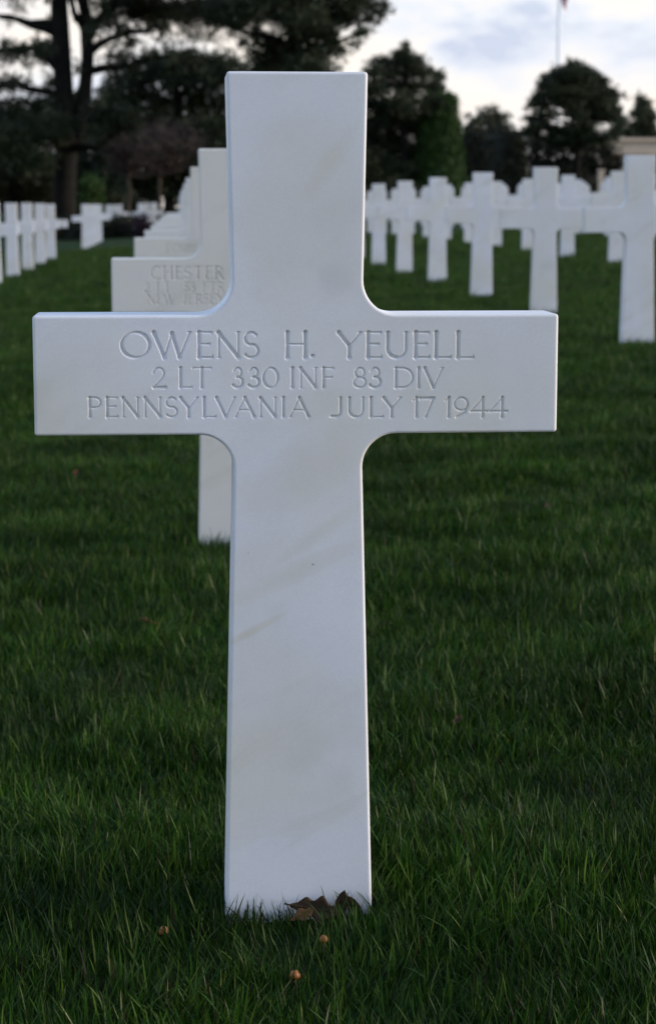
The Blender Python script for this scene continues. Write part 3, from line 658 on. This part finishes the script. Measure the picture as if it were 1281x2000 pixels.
def dome(cx, top, halfw, bot, n, rx, ry, seed, power=2.0):
    r_ = random.Random(seed); o = []
    for _ in range(n):
        f_ = r_.random() ** .8; y = top + (bot - top) * f_
        w_ = halfw * (1 - (1 - f_) ** power) ** .5 if f_ < 1 else halfw
        x = cx + r_.uniform(-1, 1) * max(w_ - rx * .6, 1); o.append((x, y + ry * .6, rx * r_.uniform(.6, 1.2), ry * r_.uniform(.6, 1.2)))
    return o
# pine whose crown overhangs behind the top of the inscribed cross
pine(575, 72, [(480, 10, 80, 40), (560, 5, 80, 45), (630, 20, 70, 36), (690, 0, 60, 30), (590, 75, 60, 40), (640, 70, 30, 30), (540, 110, 60, 36), (735, 10, 26, 16), (712, 40, 30, 9), (740, 26, 20, 9), (700, 64, 16, 8), (690, 85, 14, 8), (716, 60, 12, 9),
               (470, 40, 40, 22), (500, 70, 18, 22), (525, 110, 30, 40), (660, 100, 20, 12), (670, 40, 30, 14), (560, -70, 130, 50), (650, -60, 100, 45), (470, 85, 12, 8), (610, 130, 60, 24), (600, 45, 60, 30), (420, 40, 26, 12)],
     (560, -150), .34, 'broad dark pine whose crown overhangs behind the top of the inscribed cross', 21, size=.19, dens=1.3)
# dark pine mass between trunk and cross
pine(330, 96, [(330, 125, 50, 14), (390, 120, 50, 16), (300, 150, 60, 18), (370, 155, 80, 26), (250, 175, 60, 18), (300, 200, 90, 26), (400, 200, 90, 34), (230, 225, 70, 26), (330, 245, 110, 34), (420, 260, 80, 40), (440, 150, 50, 30), (300, 122, 50, 14), (360, 112, 60, 16), (255, 150, 46, 18), (425, 125, 40, 18), (220, 190, 50, 16), (345, 135, 90, 20), (250, 280, 70, 30), (340, 300, 110, 34), (430, 330, 70, 50), (300, 350, 100, 40)],
     (345, 120), .3, 'dense dark pine filling the gap between the forked pine and the inscribed cross', 22, size=.24, dens=1.6)
pine(560, 98, [(520, 130, 60, 30), (600, 130, 60, 34), (560, 180, 100, 40), (500, 220, 80, 40), (620, 220, 80, 40), (560, 270, 120, 40), (500, 320, 80, 40), (640, 320, 80, 50), (560, 370, 120, 40)],
     (560, 120), .3, 'dark evergreen mostly hidden behind the inscribed cross', 23, size=.25, dens=1.4)
pine(785, 100, [(792, 92, 10, 12), (785, 108, 20, 11), (800, 122, 34, 12), (755, 122, 26, 9), (770, 142, 44, 12), (825, 140, 30, 12), (730, 140, 26, 10), (850, 150, 22, 9), (740, 165, 40, 12), (800, 168, 50, 14), (848, 172, 24, 12), (715, 170, 30, 16), (730, 200, 44, 18), (790, 205, 54, 20), (846, 200, 24, 16),
                (760, 240, 70, 28), (820, 245, 40, 26), (725, 270, 44, 28), (780, 290, 70, 30), (720, 320, 40, 34), (775, 340, 60, 34), (830, 310, 40, 30), (760, 380, 70, 24)],
     (790, 95), .26, 'dark spiky pine with a pointed top beside the clipped green column', 24, size=.20, dens=2.3)
# dark trees at the far left under the forked pine
pine(20, 104, [(20, 235, 70, 30), (70, 270, 70, 34), (0, 290, 70, 40), (60, 320, 80, 40), (10, 350, 70, 40), (90, 360, 50, 34), (40, 390, 80, 26)], (25, 225), .28, 'dark olive evergreen beyond the forked pine trunk', 25, mat=NEEDLE_OLIVE, size=.28, dens=1.5)
pine(-150, 108, [(-140, 190, 70, 26), (-190, 230, 80, 34), (-110, 240, 70, 34), (-160, 285, 100, 36), (-80, 300, 60, 36), (-200, 335, 90, 40), (-120, 350, 90, 40), (-160, 390, 110, 24)], (-150, 180), .3, 'dark broad evergreen standing past the end of the short row', 34, size=.28, dens=1.5)
pine(180, 112, [(170, 260, 60, 34), (210, 300, 60, 34), (160, 320, 50, 40), (200, 350, 60, 40), (180, 385, 70, 26)], (180, 250), .25, 'dark evergreen seen between the forked pine and the reddish bare trees', 26, size=.3, dens=1.5)
# small pine behind the clipped block, umbrella pine, far right trees
pine(955, 175, [(955, 218, 22, 8), (975, 232, 22, 9), (930, 235, 22, 8), (958, 240, 34, 10), (915, 252, 18, 8), (985, 250, 18, 7), (950, 258, 44, 12), (940, 280, 44, 16), (980, 280, 30, 20)], (957, 214), .22, 'small loose pine rising behind the dark clipped block', 27, size=.34, dens=1.6)
um = [(1122, 128, 22, 9), (1100, 140, 26, 10), (1145, 142, 26, 10), (1075, 152, 24, 9), (1120, 155, 50, 14), (1165, 160, 24, 14), (1068, 170, 26, 7), (1110, 180, 50, 14), (1165, 182, 36, 18), (1190, 195, 20, 16), (1060, 188, 24, 6), (1045, 196, 16, 4), (1100, 200, 30, 8), (1150, 208, 50, 16), (1195, 222, 20, 18), (1062, 208, 26, 4),
      (1040, 205, 12, 3), (1125, 222, 30, 10), (1170, 228, 30, 12), (1205, 248, 14, 12), (1060, 228, 20, 5), (1045, 240, 20, 6), (1062, 246, 26, 7), (1135, 240, 20, 14), (1085, 258, 20, 10), (1120, 262, 36, 12), (1190, 262, 26, 8), (1030, 258, 16, 9), (1050, 192, 22, 5), (1045, 205, 20, 4), (1058, 222, 28, 5), (1040, 232, 22, 5), (1055, 250, 30, 8), (1035, 262, 20, 8), (1075, 160, 20, 6), (1090, 148, 20, 7), (1130, 252, 40, 13), (1105, 275, 40, 14), (1160, 272, 34, 10), (1080, 270, 30, 12), (1120, 145, 40, 14), (1140, 175, 50, 16), (1120, 195, 60, 14), (1160, 195, 40, 18), (1085, 175, 30, 9), (1180, 215, 24, 20), (1150, 225, 46, 12)]
pine(1128, 140, um, (1126, 132), .26, 'large domed pine with layered side branches in front of the flagpole', 28, size=.26, dens=2.3)
pine(1262, 185, dome(1255, 196, 34, 275, 26, 16, 8, 5) + [(1246, 196, 9, 8), (1215, 240, 14, 8), (1222, 262, 18, 8)], (1255, 195), .25, 'grey green pine rising above the pale stone building', 29, size=.36, dens=2.0)
def bush(x, Y, pads_px, label, seed, mat, name='shrub', size=.2, dens=1.8, thin=.2, cat='shrub', per=5):
    b = base_of(x, Y); t = empty(name, b); tag(t, label, cat)
    r_ = random.Random(seed); pp = []; m = MB()
    for (px, py, rx, ry) in pads_px:
        q = pad_px(px, py, rx, ry, Y, r_.uniform(-.5, .5)); c = np.array(q[:3]) - b; pp.append(tuple(c) + q[3:])
        m.tube(wiggle((r_.uniform(-.15, .15), 0, 0), c, 4, .05, r_.randint(0, 999)), [.06, .05, .035, .02], 5)
    m.build('stem', BARK, t, True); foliage('crown', pp, mat, t, seed, size, thin, per, dens); return t
bush(1105, 150, [(1040, 285, 24, 16), (1080, 285, 34, 16), (1130, 290, 36, 18), (1180, 296, 26, 12), (1040, 320, 30, 24), (1090, 325, 44, 26), (1145, 330, 44, 22), (1195, 330, 22, 18), (1100, 360, 90, 20), (1060, 385, 60, 14), (1150, 385, 60, 14)], 'broad dark shrubbery under the domed pine', 31, HEDGE, size=.34, dens=1.7)
bush(180, 92, [(180, 372, 24, 22), (178, 355, 18, 14), (182, 392, 28, 14)], 'small green rounded shrub beside the forked pine trunk', 32, YEW, size=.16, dens=2.2)
# far wood that closes the view behind everything
pp = []
for i in range(250):
    x = -1200 + i * 14.5 + random.uniform(-6, 6); top = 345 + 14 * math.sin(i * .7) + random.uniform(-10, 8)
    for yy in (top, top + 22, top + 44): pp.append(pad_px(x, yy, 16, 16, 262, random.uniform(-4, 4), depth=2.0))
fw = foliage('distant_wood', pp, HEDGE, None, 33, .8, .3, 4, 1.5); tag(fw, 'far dark wood closing the view behind the plots', 'wood', kind='stuff')

# ---- clipped evergreens
def clipped(name, label, x, Y, prof_px, seed, mat, size, dens, cat, depth_ratio=1.0, boxy=False):
    """prof_px: (photo y, half width px) from bottom to top; a leafy skin over a turned solid"""
    b = base_of(x, Y); t = empty(name, b); tag(t, label, cat); k = Y / F
    r = np.random.default_rng(seed); prof = [((at(x, y, Y)[2] - b[2]), hw * k) for y, hw in prof_px]; prof[0] = (0.0, prof[0][1])
    m = MB(); n = 28; rings = []
    def ring(z, rad, s=1.0):
        o = []
        for q in range(n):
            a = 2 * math.pi * q / n; c, s_ = math.cos(a), math.sin(a)
            if boxy:
                e_ = .35; c = math.copysign(abs(c) ** e_, c); s_ = math.copysign(abs(s_) ** e_, s_)
            o.append((rad * c * s, rad * s_ * s * depth_ratio, z))
        return o
    for z, rad in prof: rings.append(ring(z, rad, .93))
    vs = [v for q in rings for v in q]; fs = []
    for i in range(len(rings) - 1):
        for q in range(n): fs.append((i * n + q, i * n + (q + 1) % n, (i + 1) * n + (q + 1) % n, (i + 1) * n + q))
    fs.append(tuple((len(rings) - 1) * n + q for q in range(n)))
    m.add(vs, fs); core = m.build('inner_branches', mat, t)
    pp = []
    zs = np.array([p[0] for p in prof]); rs = np.array([p[1] for p in prof])
    for _ in range(int(dens)):
        z = r.uniform(0, zs[-1]); rad = float(np.interp(z, zs, rs)); a = r.random() * 2 * math.pi
        if r.random() < .12: z = zs[-1]; rad = rs[-1] * math.sqrt(r.random())
        c, s_ = math.cos(a), math.sin(a)
        if boxy: c = math.copysign(abs(c) ** .35, c); s_ = math.copysign(abs(s_) ** .35, s_)
        q = size * 1.0; pp.append((rad * c, rad * s_ * depth_ratio, z, q, q, q))
    foliage('crown', pp, mat, t, seed, size, .22, 5, .8); return t
clipped('clipped_conifer', 'tall green clipped conifer tapering to a flat top', 857, 100, [(400, 47), (350, 46), (300, 41), (250, 35), (204, 29), (194, 28), (191, 27)], 41, YEW, .13, 900, 'conifer')
clipped('clipped_block', 'dark clipped evergreen block with a rounded top beyond the far plot', 958, 135, [(400, 58), (330, 58), (285, 57), (270, 52), (264, 44)], 42, HEDGE, .2, 800, 'hedge', .8, True)
# low dark hedge in front of the far crosses on the left
def low_hedge(x0, x1, Y, top, label, seed, mat=HEDGE):
    a, c = at(x0, 402, Y), at(x1, 402, Y); zt = at(x0, top, Y)[2]
    mid = (a + c) / 2; b = np.array([mid[0], Y, float(ground_z(mid[0])) - .05]); t = empty('low_hedge', b); tag(t, label, 'hedge')
    hw = (c[0] - a[0]) / 2; h = zt - b[2]; r = np.random.default_rng(seed); pp = []
    m = MB(); m.box(-hw * .97, hw * .97, -.35, .35, 0, h * .8); m.build('inner_branches', mat, t)
    for i in range(int(hw * 26)):
        pp.append((r.uniform(-hw, hw), r.choice([-.38, -.38, 0, .38]) + r.normal(0, .05), r.uniform(.05, h), .16, .16, .14))
    for i in range(int(hw * 16)): pp.append((r.uniform(-hw, hw), r.uniform(-.4, .4), h + r.normal(-.02, .05), .14, .14, .09))
    foliage('foliage', pp, mat, t, seed, .11, .24, 5, 1.5); return t
low_hedge(100, 262, 66.5, 432, 'low dark hedge between the short row and the far crosses', 51)
low_hedge(262, 300, 66.0, 431, 'short dark purple hedge joining the end of the low hedge', 52, leafy('purple_hedge', (.020, .012, .020), (.040, .022, .034)))

# ---- two bare reddish small trees
def bare_tree(x, Y, cx, cy, rx, ry, label, seed):
    b = base_of(x, Y); t = empty('bare_tree', b); tag(t, label, 'tree'); k = Y / F; rr = np.random.default_rng(seed)
    fork = at(x, 345, Y) - b; c = at(cx, cy, Y) - b
    m = MB(); m.tube(wiggle((0, 0, 0), fork, 5, .02, seed), [.11, .10, .095, .09, .08], 8); m.build('trunk', PALE_BARK, t, True)
    tw = MB(); ends = []
    for i in range(26):
        a = rr.random() * 2 * math.pi; el = rr.random() ** .6
        e_ = c + np.array([rx * k * math.cos(a) * math.sqrt(1 - el * el * .6), rx * k * .7 * math.sin(a), ry * k * (el * 1.5 - .55)])
        pth = wiggle(fork, e_, 6, .05, seed + i); tw.tube(pth, [.05, .04, .032, .024, .016, .008], 5)
        for _ in range(46):
            s = pth[rr.integers(1, 6)]; d = rr.normal(0, 1, 3); d[2] = abs(d[2]) * .8; d /= np.linalg.norm(d)
            mid = s + d * .3 + rr.normal(0, .05, 3); tw.tube([s, mid, mid + d * .35 + rr.normal(0, .14, 3)], [.013, .009, .004], 3, False)
    o = tw.build('twigs', TWIG, t); o.data.attributes.new('tone', 'FLOAT', 'POINT').data.foreach_set('value', np.random.default_rng(seed).random(len(o.data.vertices)).astype(np.float32))
    return t
bare_tree(249, 86, 270, 315, 68, 66, 'small bare reddish tree with a pale trunk beyond the low hedge', 61)
bare_tree(312, 88, 330, 305, 70, 56, 'second bare reddish tree beside the pale building glimpse near the row of crosses', 62)

# ------------------------------------------------------------------ flagpole, flag, building
YF = 205.0; pb = base_of(1085, YF); fp = empty('flagpole', pb); tag(fp, 'tall white flagpole rising behind the domed pine', 'flagpole')
ht = at(1087, -45, YF)[2] - pb[2]
m = MB(); m.tube([(0, 0, 0), (0, 0, ht * .5), (0, 0, ht)], [.20, .17, .13], 12); m.build('pole', METAL, fp, True)
m = MB(); m.tube([(0, 0, 0), (0, 0, .5)], [.45, .38], 14); m.build('base', STONE, fp)
m = MB(); m.tube([(0, 0, ht), (0, 0, ht + .1), (0, 0, ht + .22), (0, 0, ht + .3)], [.06, .16, .16, .05], 10); m.build('finial', METAL, fp, True)
RED = simple('flag_red', (.60, .07, .10), .8, .1); WHT = simple('flag_white', (.65, .65, .66), .8, .05); BLU = simple('flag_blue', (.05, .07, .20), .8, .1)
fo = empty('flag', (pb[0], YF, pb[2])); tag(fo, 'red, white and blue flag hanging limp from the flagpole top', 'flag')
ztop = at(1087, -38, YF)[2] - pb[2]; zbot = at(1087, 19, YF)[2] - pb[2]
def cloth(u, v):                               # u along the fly, v down the hoist: limp folds
    sag = u ** 1.15; x = .12 + .78 * u * (1 - .25 * v) + .05 * math.sin(v * 9 + u * 5); y = .22 * math.sin(u * 11 + v * 2.0) * u
    z = ztop + (zbot - ztop) * (v * (.62 + .2 * u) + sag * .30); return (x, y, z)
nst = 13
for s in range(nst):
    v0, v1 = s / nst, (s + 1) / nst; u0 = .4 if s < 7 else 0.0
    vs = []; fs = []; nu = 16
    for th in (0, .012):
        for q in range(nu + 1):
            u = u0 + (1 - u0) * q / nu
            for vv in (v0, v1): c = cloth(u, vv); vs.append((c[0], c[1] + th, c[2]))
    for q in range(nu):
        a = 2 * q; fs.append((a, a + 1, a + 3, a + 2)); bq = a + 2 * (nu + 1); fs.append((bq, bq + 2, bq + 3, bq + 1))
    mesh_obj('stripe', vs, fs, RED if s % 2 == 0 else WHT, fo, True)
vs = []; fs = []
for th in (0, .012):
    for q in range(9):
        for vv in range(5): c = cloth(.4 * q / 8, 7 / 13 * vv / 4); vs.append((c[0], c[1] + th, c[2]))
for lay in (0, 45):
    for q in range(8):
        for vv in range(4): a = lay + q * 5 + vv; fs.append((a, a + 1, a + 6, a + 5))
mesh_obj('canton', vs, fs, BLU, fo, True)

YB = 165.0; bb = base_of(1160, YB); bl = empty('stone_building', bb); tag(bl, 'long low cream stone building with a flat roof band and dark openings', 'building')
k = YB / F; W0, W1 = 2 * k, 420 * k
zr0, zr1 = at(1200, 301, YB)[2] - bb[2], at(1200, 276, YB)[2] - bb[2]
m = MB(); m.box(W0, W1, 0, 8, zr0, zr1); fas = m.build('roof_band', STONE, bl)
m = MB(); m.box(W0 - .25, W1 + .25, -.25, 8.25, zr1, zr1 + .28); m.build('cornice', STONE, bl)
m = MB(); m.box(W0 + .2, W1 - .2, 4, 7.8, 0, zr0); m.build('back_wall', SHADED_STONE, bl)
nc = 9
for i in range(nc):
    x = W0 + .35 + (W1 - W0 - .7) * i / (nc - 1); m = MB(); m.box(x - .32, x + .32, .12, .76, 0, zr0); m.build('pillar', STONE, bl)
m = MB(); m.box(W0 - .4, W1 + .4, -.6, 8.4, -.3, .25); m.build('plinth', STONE, bl)
# squat stone gate pier seen between two crosses
gp = base_of(1172, 128); g = empty('stone_pier', gp); tag(g, 'slim cream stone pier at the end of the far plot under the domed pine', 'pier'); k = 128 / F
zt = at(1172, 331, 128)[2] - gp[2]
m = MB(); m.box(-.16, .16, -.16, .16, 0, zt - .12); m.build('shaft', STONE, g)
m = MB(); m.box(-.22, .22, -.22, .22, zt - .12, zt); m.build('cap', STONE, g)

# ------------------------------------------------------------------ dead leaves and toadstools
LEAF = simple('dead_oak_leaf', (.044, .026, .015), .65, .45, 60, .3, 300)
LEAF_T = simple('tan_dead_leaf', (.085, .048, .02), .65, .35, 60, .3, 300)
LEAF_P = simple('pinkish_dead_leaf', (.16, .07, .04), .7, .3, 80)
def oak_leaf(name, length, mat, curl, label, loc_, rot_, cup=.5, group=None, lobes=4):
    t = empty(name, loc_); t.rotation_euler = rot_; tag(t, label, 'leaf', group)
    n = 44; vs = []; fs = []
    rowsu = [-1, -.66, -.33, 0, .33, .66, 1]
    for q in range(n + 1):
        u = q / n; env = (math.sin(math.pi * min(1, u * 1.02)) ** .75) * (.55 + .5 * u) if 0 < u < 1 else 0
        lob = .84 + .20 * math.cos(2 * math.pi * (u * lobes + .1)) if lobes else .62; hw = length * .30 * env * lob + length * .008
        for r_ in rowsu:
            yv = r_ * hw; side = yv / (length * .3)
            z = cup * length * .35 * side * side + curl * length * .28 * (u - .5) ** 2 * 2 + .02 * length * math.sin(u * 17 + r_ * 4) * abs(r_)
            vs.append((u * length - length / 2, yv, z))
    m_ = len(rowsu)
    for q in range(n):
        for r_ in range(m_ - 1): a = q * m_ + r_; fs.append((a, a + m_, a + m_ + 1, a + 1))
    o = mesh_obj('blade', vs, fs, mat, t, True); md = o.modifiers.new('thick', 'SOLIDIFY'); md.thickness = .0005
    mb_ = MB(); mb_.tube([(u * length - length / 2, 0, curl * length * .28 * (u - .5) ** 2 * 2 + .0006) for u in np.linspace(-.1, .97, 9)], [.0011, .001, .0009, .0009, .0008, .0007, .0006, .0005, .0003], 6); mb_.build('midrib', mat, t, True)
    return t
yf = Y0 - T2
pA = at(614, 1776, yf - .022); oak_leaf('oak_leaf', .064, LEAF, .5, 'curled brown oak leaf with a tan edge leaning on the foot of the inscribed cross', (pA[0], yf - .022, pA[2]), (R(62), R(8), R(-8)), .6, lobes=3)
pA2 = at(590, 1782, yf - .035); oak_leaf('oak_leaf', .034, LEAF_T, .4, 'small tan leaf folded under the curled oak leaf', (pA2[0], yf - .034, pA2[2] - .004), (R(50), R(-14), R(25)), .5, lobes=2)
pB = at(664, 1776, yf - .016); oak_leaf('oak_leaf', .052, LEAF, .3, 'dark brown leaf standing upright against the foot of the inscribed cross', (pB[0], yf - .014, pB[2]), (R(84), R(-76), R(0)), .3, lobes=0)
pC = at(696, 1780, yf - .016); oak_leaf('oak_leaf', .048, LEAF, .3, 'brown leaf tip poking out of the grass by the right foot corner', (pC[0], yf - .014, pC[2]), (R(84), R(-118), R(0)), .4, lobes=0)
for (x, y, s, mat, lab, ry) in [(148, 925, .034, LEAF_P, 'tiny rust red leaf upright in the lawn beneath the inscribed arm', 80), (288, 1215, .036, LEAF_P, 'small pinkish crumpled leaf lying in the grass beside the cross shaft', 15),
                            (1068, 990, .04, LEAF, 'small brown leaf in the lawn under the end of the inscribed arm', 10), (892, 1408, .03, LEAF, 'little brown leaf sunk in the grass right of the shaft', 20)]:
    d = pixdir(x, y); tt = 1.0
    for _ in range(30):
        P_ = np.array([0, 0, CAMZ]) + d * tt; gz = float(terrain(P_[0], P_[1])) + .034; tt *= (CAMZ - gz) / (CAMZ - P_[2])
    P_ = np.array([0, 0, CAMZ]) + d * tt
    oak_leaf('fallen_leaf', s, mat, .8, lab, tuple(P_), (R(25), R(-ry), R(random.uniform(0, 180))), .8, lobes=3)
CAP = simple('toadstool_cap', (.28, .095, .018), .45, .25, 90); STEM = simple('toadstool_stem', (.20, .15, .08), .7, .2, 60)
for (x, y, s, lab) in [(320, 1818, .0064, 'orange toadstool in the grass well to the side of the cross foot'), (632, 1834, .0052, 'ochre toadstool in the grass just below the oak leaf'), (576, 1904, .0062, 'orange brown toadstool farthest out in the grass before the cross foot')]:
    d = pixdir(x, y); tt = 1.0
    for _ in range(30):
        P_ = np.array([0, 0, CAMZ]) + d * tt; gz = float(terrain(P_[0], P_[1])) + .021; tt *= (CAMZ - gz) / (CAMZ - P_[2])
    P_ = np.array([0, 0, CAMZ]) + d * tt; g0 = float(terrain(P_[0], P_[1])); hh = P_[2] - g0
    t = empty('toadstool', (P_[0], P_[1], g0)); tag(t, lab, 'mushroom', 'toadstools in the grass')
    mb_ = MB(); mb_.tube([(0, 0, -.01), (.0006, 0, hh * .5), (0, 0, hh)], [.0016, .0013, .0012], 8); mb_.build('stem', STEM, t, True)
    prof = [(.25, -.45), (.85, -.62), (1.02, -.5), (1.05, -.2), (.95, .2), (.74, .58), (.45, .84), (.18, .96)]
    mb_ = MB(); mb_.tube([(0, 0, hh + z * s) for r_, z in prof], [r_ * s for r_, z in prof], 18); mb_.build('cap', CAP, t, True)
